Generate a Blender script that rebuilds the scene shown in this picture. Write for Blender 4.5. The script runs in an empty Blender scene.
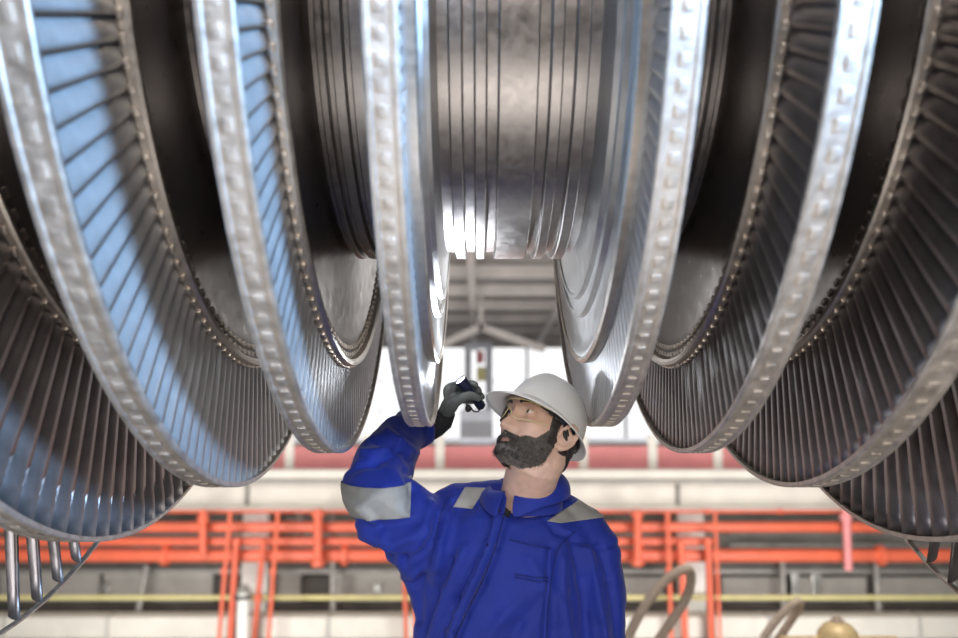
import bpy, bmesh, math, random
from mathutils import Vector, Matrix, noise
random.seed(7)
SC = bpy.context.scene
COL = SC.collection
PI = math.pi
# ------------------------------------------------------------------ camera numbers
FPX, W, H = 850.0, 958, 638
PITCH = 0.1026
CAMZ = 1.70

def at(u, v, Y):
    """world point seen at pixel (u, v) of the photograph at distance Y in front of the camera"""
    x = (u - W / 2) / FPX
    up = (H / 2 - v) / FPX
    dy = math.cos(PITCH) - up * math.sin(PITCH)
    dz = math.sin(PITCH) + up * math.cos(PITCH)
    t = Y / dy
    return Vector((x * t, Y, CAMZ + dz * t))

# ------------------------------------------------------------------ helpers
def tag(o, label=None, cat=None, group=None, kind=None):
    if label: o['label'] = label
    if cat: o['category'] = cat
    if group: o['group'] = group
    if kind: o['kind'] = kind
    return o

def empty(name, loc, label=None, cat=None, group=None):
    o = bpy.data.objects.new(name, None)
    COL.objects.link(o)
    o.location = loc
    o.empty_display_size = 0.1
    return tag(o, label, cat, group)

def link(name, me, parent=None, loc=None):
    o = bpy.data.objects.new(name, me)
    COL.objects.link(o)
    if parent is not None: o.parent = parent
    if loc is not None: o.location = loc
    return o

def mesh_of(name, verts, faces, m, smooth=True):
    me = bpy.data.meshes.new(name)
    me.from_pydata([tuple(v) for v in verts], [], faces)
    me.update()
    for mm in (m if isinstance(m, (list, tuple)) else [m]):
        me.materials.append(mm)
    if smooth: me.polygons.foreach_set('use_smooth', [True] * len(me.polygons))
    return me

class MB:
    """collects shapes into one mesh"""
    def __init__(s): s.v = []; s.f = []
    def add(s, verts, faces):
        n = len(s.v)
        s.v += [Vector(p) for p in verts]
        s.f += [tuple(i + n for i in f) for f in faces]
        return s
    def box(s, c, d, rot=None, bev=0.0):
        bm = bmesh.new()
        bmesh.ops.create_cube(bm, size=1)
        for v in bm.verts: v.co = Vector((v.co.x * d[0], v.co.y * d[1], v.co.z * d[2]))
        if bev > 0: bmesh.ops.bevel(bm, geom=bm.edges[:], offset=bev, segments=2, affect='EDGES', profile=0.6)
        bm.verts.index_update()
        vs = [v.co.copy() for v in bm.verts]
        if rot is not None: vs = [rot @ p for p in vs]
        c = Vector(c)
        s.add([p + c for p in vs], [[v.index for v in f.verts] for f in bm.faces])
        bm.free(); return s
    def tube(s, pts, rad, seg=16, cap=True, flat=None):
        pts = [Vector(p) for p in pts]
        n = len(pts)
        if not isinstance(rad, (list, tuple)): rad = [rad] * n
        vs, fs = [], []
        tan = [(pts[min(i + 1, n - 1)] - pts[max(i - 1, 0)]).normalized() for i in range(n)]
        a = tan[0].orthogonal().normalized()
        for i in range(n):
            a = (a - tan[i] * a.dot(tan[i])).normalized()
            b = tan[i].cross(a)
            r = rad[i]
            for k in range(seg):
                t = 2 * PI * k / seg
                vs.append(pts[i] + a * (r * math.cos(t)) + b * (r * math.sin(t)))
        for i in range(n - 1):
            for k in range(seg):
                fs.append((i * seg + k, i * seg + (k + 1) % seg, (i + 1) * seg + (k + 1) % seg, (i + 1) * seg + k))
        if cap:
            fs.append(tuple(range(seg))[::-1]); fs.append(tuple((n - 1) * seg + k for k in range(seg)))
        return s.add(vs, fs)
    def capsule(s, pts, rad, seg=16):
        """tube with rounded ends"""
        pts = [Vector(p) for p in pts]
        if not isinstance(rad, (list, tuple)): rad = [rad] * len(pts)
        P, R = [], []
        d0 = (pts[0] - pts[1]).normalized(); d1 = (pts[-1] - pts[-2]).normalized()
        for t in (88, 65, 40, 20):
            P.append(pts[0] + d0 * rad[0] * math.sin(math.radians(t))); R.append(rad[0] * math.cos(math.radians(t)))
        P += pts; R += list(rad)
        for t in (20, 40, 65, 88):
            P.append(pts[-1] + d1 * rad[-1] * math.sin(math.radians(t))); R.append(rad[-1] * math.cos(math.radians(t)))
        return s.tube(P, R, seg)
    def ell(s, c, r, rot=None, seg=20, ring=12):
        vs, fs = [], []
        c = Vector(c)
        for i in range(1, ring):
            th = PI * i / ring
            for k in range(seg):
                ph = 2 * PI * k / seg
                p = Vector((r[0] * math.sin(th) * math.cos(ph), r[1] * math.sin(th) * math.sin(ph), r[2] * math.cos(th)))
                vs.append((rot @ p if rot is not None else p) + c)
        top = Vector((0, 0, r[2])); bot = Vector((0, 0, -r[2]))
        if rot is not None: top = rot @ top; bot = rot @ bot
        vs += [top + c, bot + c]
        nt = len(vs) - 2
        for k in range(seg):
            fs.append((nt, k, (k + 1) % seg))
            fs.append((nt + 1, (ring - 2) * seg + (k + 1) % seg, (ring - 2) * seg + k))
        for i in range(ring - 2):
            for k in range(seg):
                fs.append((i * seg + k, (i + 1) * seg + k, (i + 1) * seg + (k + 1) % seg, i * seg + (k + 1) % seg))
        return s.add(vs, fs)
    def revolve(s, prof, seg=64, axis='X', closed=False, c=(0, 0, 0)):
        """prof: (along, radius) pairs"""
        vs, fs = [], []
        c = Vector(c); n = len(prof)
        for (x, r) in prof:
            for k in range(seg):
                t = 2 * PI * k / seg
                a, b = r * math.cos(t), r * math.sin(t)
                vs.append(c + (Vector((x, a, b)) if axis == 'X' else Vector((a, b, x)) if axis == 'Z' else Vector((b, x, a))))
        for i in range(n if closed else n - 1):
            j = (i + 1) % n
            for k in range(seg):
                fs.append((i * seg + k, i * seg + (k + 1) % seg, j * seg + (k + 1) % seg, j * seg + k))
        return s.add(vs, fs)
    def build(s, name, m, parent=None, smooth=True, angle=None, loc=None):
        me = mesh_of(name, s.v, s.f, m, smooth)
        bm = bmesh.new(); bm.from_mesh(me)
        bmesh.ops.recalc_face_normals(bm, faces=bm.faces[:])
        if angle:
            for e in bm.edges:
                if len(e.link_faces) == 2 and e.calc_face_angle(0) > math.radians(angle): e.smooth = False
        bm.to_mesh(me); bm.free()
        return link(name, me, parent, loc)

def remeshed(mb, voxel, smooth=3, name='tmp'):
    """one continuous skin over overlapping shapes -> (verts, faces)"""
    me = mesh_of(name, mb.v, mb.f, [])
    bm = bmesh.new(); bm.from_mesh(me); bmesh.ops.recalc_face_normals(bm, faces=bm.faces[:]); bm.to_mesh(me); bm.free()
    o = link(name, me)
    md = o.modifiers.new('r', 'REMESH'); md.mode = 'VOXEL'; md.voxel_size = voxel; md.adaptivity = 0
    if smooth:
        sm = o.modifiers.new('s', 'SMOOTH'); sm.factor = 0.5; sm.iterations = smooth
    dg = bpy.context.evaluated_depsgraph_get()
    ev = o.evaluated_get(dg); m2 = ev.to_mesh()
    vs = [v.co.copy() for v in m2.vertices]; fs = [tuple(p.vertices) for p in m2.polygons]
    ev.to_mesh_clear()
    bpy.data.objects.remove(o); bpy.data.meshes.remove(me)
    return vs, fs

# ------------------------------------------------------------------ materials
def mat(name, col, metal=0.0, rough=0.5, var=0.0, scale=20.0, bump=0.0, bscale=None, rvar=0.0, emit=None, estr=0.0, spec=0.5, stretch=None, sheen=0.0, sss=0.0):
    m = bpy.data.materials.new(name); m.use_nodes = True
    nt = m.node_tree; b = nt.nodes['Principled BSDF']
    b.inputs['Metallic'].default_value = metal
    b.inputs['Roughness'].default_value = rough
    b.inputs['Specular IOR Level'].default_value = spec
    if sheen: b.inputs['Sheen Weight'].default_value = sheen; b.inputs['Sheen Roughness'].default_value = 0.4
    if sss: b.inputs['Subsurface Weight'].default_value = sss; b.inputs['Subsurface Radius'].default_value = (0.012, 0.005, 0.003); b.inputs['Subsurface Scale'].default_value = 0.5
    c = (*col, 1.0)
    b.inputs['Base Color'].default_value = c
    tc = nt.nodes.new('ShaderNodeTexCoord')
    mp = nt.nodes.new('ShaderNodeMapping')
    if stretch: mp.inputs['Scale'].default_value = stretch
    nt.links.new(tc.outputs['Object'], mp.inputs['Vector'])
    nz = nt.nodes.new('ShaderNodeTexNoise'); nz.inputs['Scale'].default_value = scale; nz.inputs['Detail'].default_value = 5
    nt.links.new(mp.outputs['Vector'], nz.inputs['Vector'])
    if var > 0:
        rp = nt.nodes.new('ShaderNodeValToRGB')
        rp.color_ramp.elements[0].position = 0.3; rp.color_ramp.elements[1].position = 0.7
        rp.color_ramp.elements[0].color = tuple(x * (1 - var) for x in col) + (1,)
        rp.color_ramp.elements[1].color = tuple(min(1, x * (1 + var)) for x in col) + (1,)
        nt.links.new(nz.outputs['Fac'], rp.inputs['Fac']); nt.links.new(rp.outputs['Color'], b.inputs['Base Color'])
    if rvar > 0:
        mr = nt.nodes.new('ShaderNodeMapRange')
        mr.inputs['To Min'].default_value = max(0.02, rough - rvar); mr.inputs['To Max'].default_value = min(1, rough + rvar)
        mr.inputs['From Min'].default_value = 0.3; mr.inputs['From Max'].default_value = 0.7
        nt.links.new(nz.outputs['Fac'], mr.inputs['Value']); nt.links.new(mr.outputs['Result'], b.inputs['Roughness'])
    if bump > 0:
        nb = nt.nodes.new('ShaderNodeTexNoise'); nb.inputs['Scale'].default_value = bscale or scale; nb.inputs['Detail'].default_value = 6
        nt.links.new(mp.outputs['Vector'], nb.inputs['Vector'])
        bp = nt.nodes.new('ShaderNodeBump'); bp.inputs['Strength'].default_value = bump; bp.inputs['Distance'].default_value = 0.01
        nt.links.new(nb.outputs['Fac'], bp.inputs['Height']); nt.links.new(bp.outputs['Normal'], b.inputs['Normal'])
    if emit:
        b.inputs['Emission Color'].default_value = (*emit, 1); b.inputs['Emission Strength'].default_value = estr
    return m

M = dict(
    shaft=mat('turned_steel', (0.36, 0.333, 0.32), 1.0, 0.34, 0.10, 60, 0.03, 250, 0.06),
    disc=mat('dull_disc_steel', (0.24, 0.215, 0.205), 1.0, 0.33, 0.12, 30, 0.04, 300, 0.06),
    discL=mat('pale_disc_steel', (0.58, 0.58, 0.58), 1.0, 0.40, 0.08, 30, 0.03, 300, 0.06),  # paler steel, used only for the innermost disc on each side
    ring=mat('root_ring_steel', (0.60, 0.54, 0.48), 1.0, 0.38, 0.12, 60, 0.04, 250, 0.05),
    shroud=mat('shroud_band_steel', (0.72, 0.66, 0.60), 1.0, 0.55, 0.16, 45, 0.10, 160, 0.06),
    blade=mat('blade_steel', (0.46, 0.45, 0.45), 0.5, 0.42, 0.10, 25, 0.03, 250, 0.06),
    bladeD=mat('shaded_blade_steel', (0.26, 0.23, 0.225), 0.75, 0.36, 0.18, 25, 0.04, 250, 0.06),  # darker blade copy; the shade on these rows is put into its colour
    cream=mat('cream_paint', (0.74, 0.71, 0.64), 0, 0.55, 0.06, 3, 0.02),
    creamW=mat('white_column_paint', (0.92, 0.91, 0.87), 0, 0.5, 0.05, 3, 0.02),
    red=mat('orange_red_pipe_paint', (0.78, 0.155, 0.08), 0, 0.38, 0.08, 4, 0.0),
    pink=mat('faded_pink_pipe_paint', (0.80, 0.30, 0.30), 0, 0.5, 0.08, 4),
    redpanel=mat('red_wall_panel', (0.62, 0.22, 0.22), 0, 0.7, 0.10, 2),
    dred=mat('dark_red_paint', (0.22, 0.07, 0.06), 0, 0.6, 0.2, 3),
    concrete=mat('stained_concrete', (0.27, 0.255, 0.23), 0, 0.85, 0.30, 1.2, 0.2, 12),
    panel=mat('grey_wall_panel', (0.50, 0.48, 0.445), 0, 0.7, 0.12, 2.0),
    dark=mat('dark_recess_paint', (0.11, 0.10, 0.09), 0, 0.8, 0.3, 2),
    grey=mat('grey_steel_paint', (0.36, 0.35, 0.33), 0.2, 0.55, 0.15, 6),
    yellow=mat('pale_yellow_rail_paint', (0.72, 0.66, 0.30), 0, 0.5, 0.08, 5),
    roof=mat('brown_roof_sheet', (0.27, 0.25, 0.24), 0, 0.7, 0.18, 0.8),
    purlin=mat('dusty_roof_beam', (0.50, 0.46, 0.44), 0, 0.65, 0.12, 2),
    floor=mat('grey_floor_coating', (0.32, 0.31, 0.30), 0, 0.5, 0.2, 1.5, 0.03, 30),
    brass=mat('yellowed_brass', (0.90, 0.66, 0.34), 0.1, 0.40, 0.15, 15),
    hose=mat('tan_hose_jacket', (0.62, 0.49, 0.39), 0, 0.55, 0.12, 30, 0.1, 120),
    alu=mat('grey_fitting', (0.6, 0.6, 0.58), 0.9, 0.35, 0.1, 20),
    window=mat('frosted_window_glass', (0.9, 0.9, 0.9), 0, 0.4, emit=(0.97, 0.98, 1.0), estr=1.05),
    mull=mat('pale_window_frame', (0.78, 0.78, 0.77), 0, 0.5, 0.05, 3),
    bluegrey=mat('blue_grey_tarp', (0.55, 0.57, 0.63), 0, 0.7, 0.1, 3),
)
# ================================================================== THE ROTOR
K = 0.82
RX0, RY0, RZ0 = 0.0847 * K, 2.3 * K, CAMZ + 1.1047 * K
AST = [a * K for a in (0.2103, 0.4432, 0.7012, 1.0074, 1.4112)]     # centre-side plane of each stage
RST = [r * K for r in (1.1586, 1.2277, 1.3134, 1.4446, 1.7425)]     # outer radius of each stage
ROOT = [r * K for r in (0.985, 0.992, 0.991, 1.010, 1.010)]
WST = [0.047, 0.049, 0.053, 0.060, 0.075]                            # width of each rim
NBL = [180, 165, 148, 118, 84]
DR = 0.692 * K                                                      # drum radius
rotor = empty('turbine_rotor', (RX0, RY0, RZ0 - RST[4]),
    'huge steel steam turbine rotor with bladed discs hanging above the worker', 'turbine rotor')
UPV = Vector((0, 0, RST[4]))

# ---- shaft with its ridges and grooves
g = 0.016
prof = [(-2.35, 0.0), (-2.35, 0.20), (-1.75, 0.20), (-1.75, 0.30), (-1.50, 0.30), (-1.45, DR - 0.10), (-1.30, DR)]
def ridges(x0, x1, spec):
    out = []
    for (a, b) in spec:
        out += [(a, DR - g), (a + 0.002, DR - 0.002), (a + 0.004, DR), (b - 0.004, DR), (b - 0.002, DR - 0.002), (b, DR - g)]
    return out
left_drum = [(-AST[1] + 0.012, -AST[1] + 0.030), (-AST[1] + 0.038, -AST[1] + 0.062), (-AST[1] + 0.070, -AST[1] + 0.096)]
ctr = [(-0.124, -0.097), (-0.079, -0.054), (-0.0365, 0.0365), (0.054, 0.079), (0.097, 0.124)]
right_drum = [(-b, -a) for (a, b) in left_drum][::-1]
pr = []
pr += ridges(0, 0, [(-AST[3] + 0.02, -AST[3] + 0.06), (-AST[2] - 0.14, -AST[2] - 0.10)])
pr += ridges(0, 0, [(-AST[2] + 0.015, -AST[2] + 0.045), (-AST[2] + 0.06, -AST[2] + 0.09)])
pr += ridges(0, 0, left_drum) + ridges(0, 0, ctr) + ridges(0, 0, right_drum)
pr += ridges(0, 0, [(AST[2] - 0.09, AST[2] - 0.06), (AST[2] - 0.045, AST[2] - 0.015)])
pr += ridges(0, 0, [(AST[2] + 0.10, AST[2] + 0.14), (AST[3] - 0.06, AST[3] - 0.02)])
prof += [(-1.2, DR), (-AST[3], DR - g)] + pr + [(AST[3], DR - g), (1.2, DR)]
prof += [(1.30, DR), (1.45, DR - 0.10), (1.50, 0.30), (1.75, 0.30), (1.75, 0.20), (2.35, 0.20), (2.35, 0.0)]
MB().revolve(prof, 256).build('shaft', M['shaft'], rotor, True, 25, UPV)

def airfoil(chord, thick, camber, n=5):
    """closed section: (axial, tangential) pairs, centred"""
    up, lo = [], []
    for i in range(n + 1):
        t = i / n
        x = (t - 0.5) * chord
        c = camber * 4 * t * (1 - t)
        th = thick * (0.28 + 1.1 * math.sqrt(max(0, t * (1 - t))) * (1.25 - 0.5 * t)) * (0.0 if i in (0, n) else 1)
        up.append((x, c + th)); lo.append((x, c - th * 0.6))
    return up + lo[1:-1][::-1]

def blade_geo(i, sg):
    """one blade along +z from root to tip; sg -1 for the left half of the rotor"""
    r0, r1 = ROOT[i] - 0.004, RST[i] - 0.006
    if i == 4: r1 = RST[i] - 0.004
    w = WST[i]
    pitch0 = 2 * PI * r0 / NBL[i]
    nsp = 9
    vs, fs = [], []
    for s in range(nsp):
        t = s / (nsp - 1)
        r = r0 + (r1 - r0) * t
        pit = 2 * PI * r / NBL[i]
        if i < 4:
            beta = math.radians((64, 64, 62, 62)[i] + (5, 5, 8, 8)[i] * t)
            chord = min(1.15 * pit / abs(math.sin(beta)), w * 0.96 / math.cos(beta))
        else:
            beta = -math.radians(16 + 20 * t); chord = w * (0.95 - 0.15 * t)
        sec = airfoil(chord, pit * (0.10 - 0.05 * t), chord * (0.10 - 0.04 * t))
        if i == 3 and t > 0.86:   # thick integral tip lug
            sec = [(x, y + (0.006 if y > 0 else -0.006)) for (x, y) in sec]
        cb, sb = math.cos(beta), math.sin(beta)
        for (x, y) in sec:
            X = x * cb - y * sb
            Yt = x * sb + y * cb
            X = max(-w * 0.32, min(w * 0.62, X))
            vs.append(Vector((sg * (AST[i] + w * 0.34 + X), Yt, r)))
    n = len(vs) // nsp
    for s in range(nsp - 1):
        for k in range(n):
            a = (s * n + k, s * n + (k + 1) % n, (s + 1) * n + (k + 1) % n, (s + 1) * n + k)
            fs.append(a if sg > 0 else a[::-1])
    fs.append(tuple((nsp - 1) * n + k for k in range(n)))
    return vs, fs

# which blades show largest: angle windows (degrees from straight down, + towards the camera) for 100 single blades
SHOW = {(2, -1): (-10, 66), (2, 1): (-10, 52), (3, -1): (-15, 40), (3, 1): (-15, 40), (4, -1): (-14, 9), (4, 1): (-14, 9)}
n_single = 0
row = MB()
for i in range(5):
    for sg in (-1, 1):
        xi, w, R, rr = AST[i], WST[i], RST[i], ROOT[i]
        X = lambda x: sg * x
        disc = None
        # ---- disc body
        if i == 0:
            p = [(0.142, DR - 0.02), (0.146, DR + 0.004), (0.150, DR + 0.045), (0.153, 0.648), (0.150, 0.652), (0.150, 0.660), (0.160, 0.663), (0.162, 0.690),
                 (0.157, 0.694), (0.157, 0.701), (0.168, 0.705), (0.170, 0.755), (0.166, 0.775), (0.163, 0.784), (0.163, 0.796), (0.166, rr), (xi + w, rr),
                 (xi + w - 0.008, rr - 0.012), (xi + w - 0.010, 0.66), (xi + w + 0.006, DR - 0.02)]
        else:
            p = [(xi - 0.004, DR - 0.02), (xi + 0.004, DR + 0.012), (xi + 0.010, DR + 0.05), (xi + 0.012, rr - 0.075), (xi + 0.006, rr - 0.060), (xi + 0.004, rr - 0.012),
                 (xi + 0.004, rr - 0.003), (xi + w - 0.004, rr - 0.003), (xi + w - 0.004, rr - 0.03), (xi + w - 0.014, rr - 0.08),
                 (xi + w - 0.012, DR + 0.05), (xi + w + 0.004, DR - 0.02)]
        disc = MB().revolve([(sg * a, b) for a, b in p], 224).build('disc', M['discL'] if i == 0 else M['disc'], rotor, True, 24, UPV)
        # ---- root ring with lugs and serrated slots
        mb = MB()
        if i > 0:
            mb.revolve([(sg * a, b) for a, b in [(xi + 0.006, rr - 0.015), (xi - 0.008, rr - 0.013), (xi - 0.013, rr - 0.007), (xi - 0.012, rr), (xi - 0.007, rr + 0.003), (xi + 0.006, rr + 0.003)]], 224)
        else:
            mb.revolve([(sg * a, b) for a, b in [(0.168, rr - 0.014), (0.160, rr - 0.012), (0.158, rr - 0.004), (0.162, rr + 0.001), (0.174, rr + 0.001)]], 224)
        for k in range(NBL[i]):
            t = 2 * PI * (k + 0.5) / NBL[i]
            rot = Matrix.Rotation(t, 3, 'X')
            sz = 2 * PI * rr / NBL[i]
            if i > 0: mb.box(rot @ Vector((sg * (xi + 0.003), 0, rr + 0.004)), (0.010, sz * 0.45, 0.008), rot, 0.003)
            if 1 <= i <= 3:
                for q in (0.024, 0.040):
                    mb.box(rot @ Vector((sg * (xi + 0.004), 0, rr - q)), (0.008, sz * 0.42, 0.009), rot)
        mb.build('root_ring', M['ring'], disc, True, 30)
        # ---- shroud band with one riveted tenon per blade
        mb = MB()
        if i < 4:
            mb.revolve([(sg * a, b) for a, b in [(xi, R - 0.010), (xi, R - 0.002), (xi + 0.002, R), (xi + w * 0.16, R), (xi + w * 0.20, R - 0.0025), (xi + w * 0.80, R - 0.0025),
                (xi + w * 0.84, R), (xi + w - 0.002, R), (xi + w, R - 0.002), (xi + w, R - 0.010)]], 256, closed=True)
            for k in range(NBL[i]):
                t = 2 * PI * (k + 0.5) / NBL[i]
                rot = Matrix.Rotation(t, 3, 'X')
                sz = 2 * PI * R / NBL[i]
                mb.box(rot @ Vector((sg * (xi + w * 0.52), 0, R - 0.001)), (w * 0.30, sz * 0.50, 0.0022), rot, 0.0008)
        else:
            mb.revolve([(sg * a, b) for a, b in [(xi, R - 0.005), (xi, R), (xi + 0.014, R), (xi + 0.014, R - 0.005)]], 256, closed=True)
        mb.build('shroud_band', M['shroud'], disc, True, 30)
        # ---- blades
        bv, bf = blade_geo(i, sg)
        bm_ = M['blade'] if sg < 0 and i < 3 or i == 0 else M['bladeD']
        me = mesh_of('blade', bv, bf, bm_)
        for k in range(NBL[i]):
            t = 2 * PI * k / NBL[i]              # 0: up; blade direction (0, -sin, cos)
            lo_hi = SHOW.get((i, sg))
            d2 = 180.0 - math.degrees(t)         # 0: straight down, + towards the camera
            if lo_hi and lo_hi[0] <= d2 <= lo_hi[1] and n_single < 100 and k % 1 == 0:
                o = link('blade', me, disc)
                o.rotation_euler = (t, 0, 0)
                n_single += 1
            else:
                rot = Matrix.Rotation(t, 3, 'X')
                row.add([rot @ p for p in bv], bf)
                # remember the material by face count
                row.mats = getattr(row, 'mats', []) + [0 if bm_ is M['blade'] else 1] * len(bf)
o = link('blade_row', mesh_of('blade_row', row.v, row.f, [M['blade'], M['bladeD']]), rotor, UPV)
o.data.polygons.foreach_set('material_index', row.mats)
o['kind'] = 'stuff'
# ================================================================== THE HALL
def structure(o): o['kind'] = 'structure'; return o
YW = 16.0                                  # the gallery wall with the pipes
YF = 30.0                                  # the far wall with the windows
def slab(name, m, x0, x1, y0, y1, z0, z1, parent=None, bev=0.0):
    return MB().box(((x0 + x1) / 2, (y0 + y1) / 2, (z0 + z1) / 2), (x1 - x0, y1 - y0, z1 - z0), None, bev).build(name, m, parent, False)
def zz(v, Y): return at(479, v, Y).z
def xx(u, v, Y): return at(u, v, Y).x

structure(slab('floor', M['floor'], -9, 9, -5, 6.1, -0.30, 0.0))
structure(slab('floor', M['floor'], -24, 24, 6.1, 31, -4.8, -4.5))
structure(slab('wall_back', M['concrete'], -24, 24, YW + 1.2, YW + 1.5, -4.5, zz(512, YW)))
structure(slab('wall_far', M['cream'], -24, 24, YF + 0.1, YF + 0.4, -4.5, zz(440, YF)))
# roof sheet: slopes up from the far wall towards the rotor
za, zb = zz(344, YF), zz(344, YF) + 1.35
mb = MB()
mb.add([(-24, YF + .4, za), (24, YF + .4, za), (24, 4.6, zb), (-24, 4.6, zb), (-24, YF + .4, za + .2), (24, YF + .4, za + .2), (24, 4.6, zb + .2), (-24, 4.6, zb + .2)],
       [(0, 1, 2, 3), (7, 6, 5, 4), (0, 4, 5, 1), (1, 5, 6, 2), (2, 6, 7, 3), (3, 7, 4, 0)])
structure(mb.build('ceiling', M['roof'], None, False))
def roofz(y): return za + (zb - za) * (YF - y) / (YF - 4.6)
n = 0
for y in (29.0, 27.3, 25.4, 23.3, 21.2, 19.2, 17.2, 15.0, 13.0, 11.0, 9.0, 7.0):
    z = roofz(y)
    b = slab('roof_purlin', M['purlin'], -20, 20, y - .09, y + .09, z - .26, z - .01)
    tag(b, 'long dusty grey brown roof purlin running across the hall above the helmet', 'roof beam', 'roof purlins')
for x in (-9.0, -4.5, -0.15, 1.9, 6.5, 11.0):
    mb = MB()
    y0, y1 = 7.0, 28.8
    a0, a1 = Vector((x, y0, roofz(y0) - .33)), Vector((x, y1, roofz(y1) - .33))
    d = a1 - a0
    rot = Matrix.Rotation(math.atan2(d.z, d.y), 3, 'X')
    mb.box((a0 + a1) / 2, (.14, d.length, .12), rot)
    o = mb.build('roof_rafter', M['purlin'], None, False)
    tag(o, 'long grey roof rafter running away from the camera under the purlins', 'roof beam', 'roof rafters')
# V brace hanging under the roof
yb = 20.2
A, B1, B2 = at(481, 327, yb), at(432, 349, yb), at(543, 349, yb)
br = empty('truss_brace', B1, 'pale inverted V roof brace hanging above the bright far window', 'roof brace')
for P in (B1, B2):
    d = P - A
    rot = Matrix.Rotation(-math.atan2(d.z, d.x), 3, 'Y')
    MB().box((A + P) / 2 - B1, (d.length + .1, .12, .17), rot).build('strut', M['purlin'], br, False)
MB().box((A.x - B1.x, 0, (A.z + roofz(yb) - .02) / 2 - B1.z), (.10, .10, roofz(yb) - .02 - A.z)).build('hanger', M['purlin'], br, False)

# ---- far windows
z0, z1 = zz(440, YF), zz(345, YF)
xs = [-19 + 3.45 * k for k in range(12)]
for k in range(11):
    w = empty('window_%d' % (k + 1), (xs[k], YF, z0)); structure(w)
    structure(MB().box(((xs[k + 1] - xs[k]) / 2, 0.06, (z1 - z0) / 2), (xs[k + 1] - xs[k] - .1, .03, z1 - z0)).build('window_pane', M['window'], w, False))
    mb = MB()
    for q in (0, 1): mb.box((q * (xs[k + 1] - xs[k]), 0, (z1 - z0) / 2), (.06, .10, z1 - z0))
    for q in (0, .30, .62, 1): mb.box(((xs[k + 1] - xs[k]) / 2, 0, q * (z1 - z0)), (xs[k + 1] - xs[k], .08, .045))
    mb.box((.5 * (xs[k + 1] - xs[k]), 0.02, (z1 - z0) / 2), (.03, .06, z1 - z0))
    structure(mb.build('window_frame', M['mull'], w, False))

# ---- gallery: red infill panels between cream posts
Yp = YW + 0.25
zt, zbm = zz(441, Yp), zz(470, Yp)
gal = empty('gallery_parapet', (0, Yp, zbm), 'pink red panelled parapet with cream posts behind the helmet', 'parapet')
px = [-40, 26, 92, 158, 224, 290, 367, 440, 515, 583, 652, 717, 784, 850, 916, 990]
for a, b in zip(px[:-1], px[1:]):
    xa, xb = xx(a, 455, Yp), xx(b, 455, Yp)
    MB().box(((xa + xb) / 2, 0, (zz(446, Yp) - zbm) / 2 + .0), (xb - xa - .12, .06, zz(446, Yp) - zbm)).build('infill_panel', M['redpanel'], gal, False)
for a in px:
    MB().box((xx(a, 455, Yp), 0, (zt - zbm) / 2 + .06), (.17, .14, zt - zbm + .12)).build('post', M['cream'], gal, False)
MB().box((0, 0, zt - zbm + .02), (20, .12, .08)).build('top_rail', M['bluegrey'], gal, False)
# ledge and girder
o = slab('crane_rail_ledge', M['cream'], -13, 13, YW - .25, YW + .15, zz(478, YW), zz(469, YW), None, .02)
tag(o, 'narrow cream ledge below the red panelled parapet', 'ledge')
g0 = empty('crane_girder', (0, YW + .15, zz(509, YW)), 'deep cream painted girder spanning the wall above the orange pipes', 'girder')
gh = zz(480, YW) - zz(509, YW)
MB().box((0, 0, gh / 2), (26, .22, gh)).build('web_plate', M['cream'], g0, False)
MB().box((0, -.03, .03), (26, .46, .07), None, .01).build('flange', M['cream'], g0, False)
MB().box((0, -.03, gh - .03), (26, .46, .06), None, .01).build('flange', M['panel'], g0, False)
for u in (-12, 247, 462, 678, 905):
    MB().box((xx(u, 495, YW), -.13, gh / 2), (.07, .05, gh - .1)).build('stiffener', M['concrete'], g0, False)

# ---- columns
for (u, lab) in ((257, 'white steel column behind the orange pipes left of the raised arm'), (690, 'white steel column behind the orange pipes right of the shoulder'),
                 (-190, 'white steel column beside the blades of the left end'), (1125, 'white steel column beside the blades of the right end')):
    c = empty('column', (xx(u, 540, YW + .2), YW + .2, -4.5), lab, 'column', None)
    h = zz(509, YW) + 4.5 - .01
    MB().box((0, -.12, h / 2), (.46, .04, h)).build('flange', M['creamW'], c, False)
    MB().box((0, .12, h / 2), (.46, .04, h)).build('flange', M['creamW'], c, False)
    MB().box((0, 0, h / 2), (.05, .22, h)).build('web', M['creamW'], c, False)

# ---- orange-red pipework
def pipe(name, pts, r, m, label, flanges=(), group=None):
    base = Vector(pts[0])
    p = empty(name, base, label, 'pipe', group)
    MB().tube([Vector(q) - base for q in pts], r, 14).build('pipe_run', m, p, True, 40)
    d = (Vector(pts[-1]) - base).normalized()
    for f in flanges:
        c = Vector(f) - base
        mb = MB(); mb.tube([c - d * .05, c + d * .05], r * 1.55, 14)
        mb.build('flange', m, p, True, 40)
    return p
Yq = YW - .45
def hp(v, r, u0, u1, lab, fl=(), Y=Yq, m='red'):
    return pipe('wall_pipe', [at(u0, v, Y), at(u1, v, Y)], r, M[m], lab, [at(u, v, Y) for u in fl])
hp(511.5, .03, -60, 1020, 'thin dark orange pipe running directly under the cream girder', (203, 318, 512, 637, 708, 780, 845), YW - .3)
hp(527, .092, -60, 1020, 'upper thick orange red pipe running across the whole wall')
hp(541.5, .075, -60, 706, 'middle orange red pipe ending at the riser by the right column', (), YW - .5)
hp(555.5, .115, -60, 1020, 'lowest and thickest orange red pipe across the wall', (166, 345, 880, 640))
def vp(u0, v0, u1, v1, r, lab, fl=(), Y=YW - .78, m='red'):
    return pipe('riser_pipe', [at(u0, v0, Y), at(u1, v1, Y)], r, M[m], lab, [at(*q, Y) for q in fl])
vp(203, 510, 203, 553, 0.0680, 'short thick orange red riser left of the left column', ((203, 519),))
vp(230.5, 511, 217, 660, 0.0360, 'thin leaning red riser left of the left column', ((224, 571),), YW - 1.0)
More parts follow.
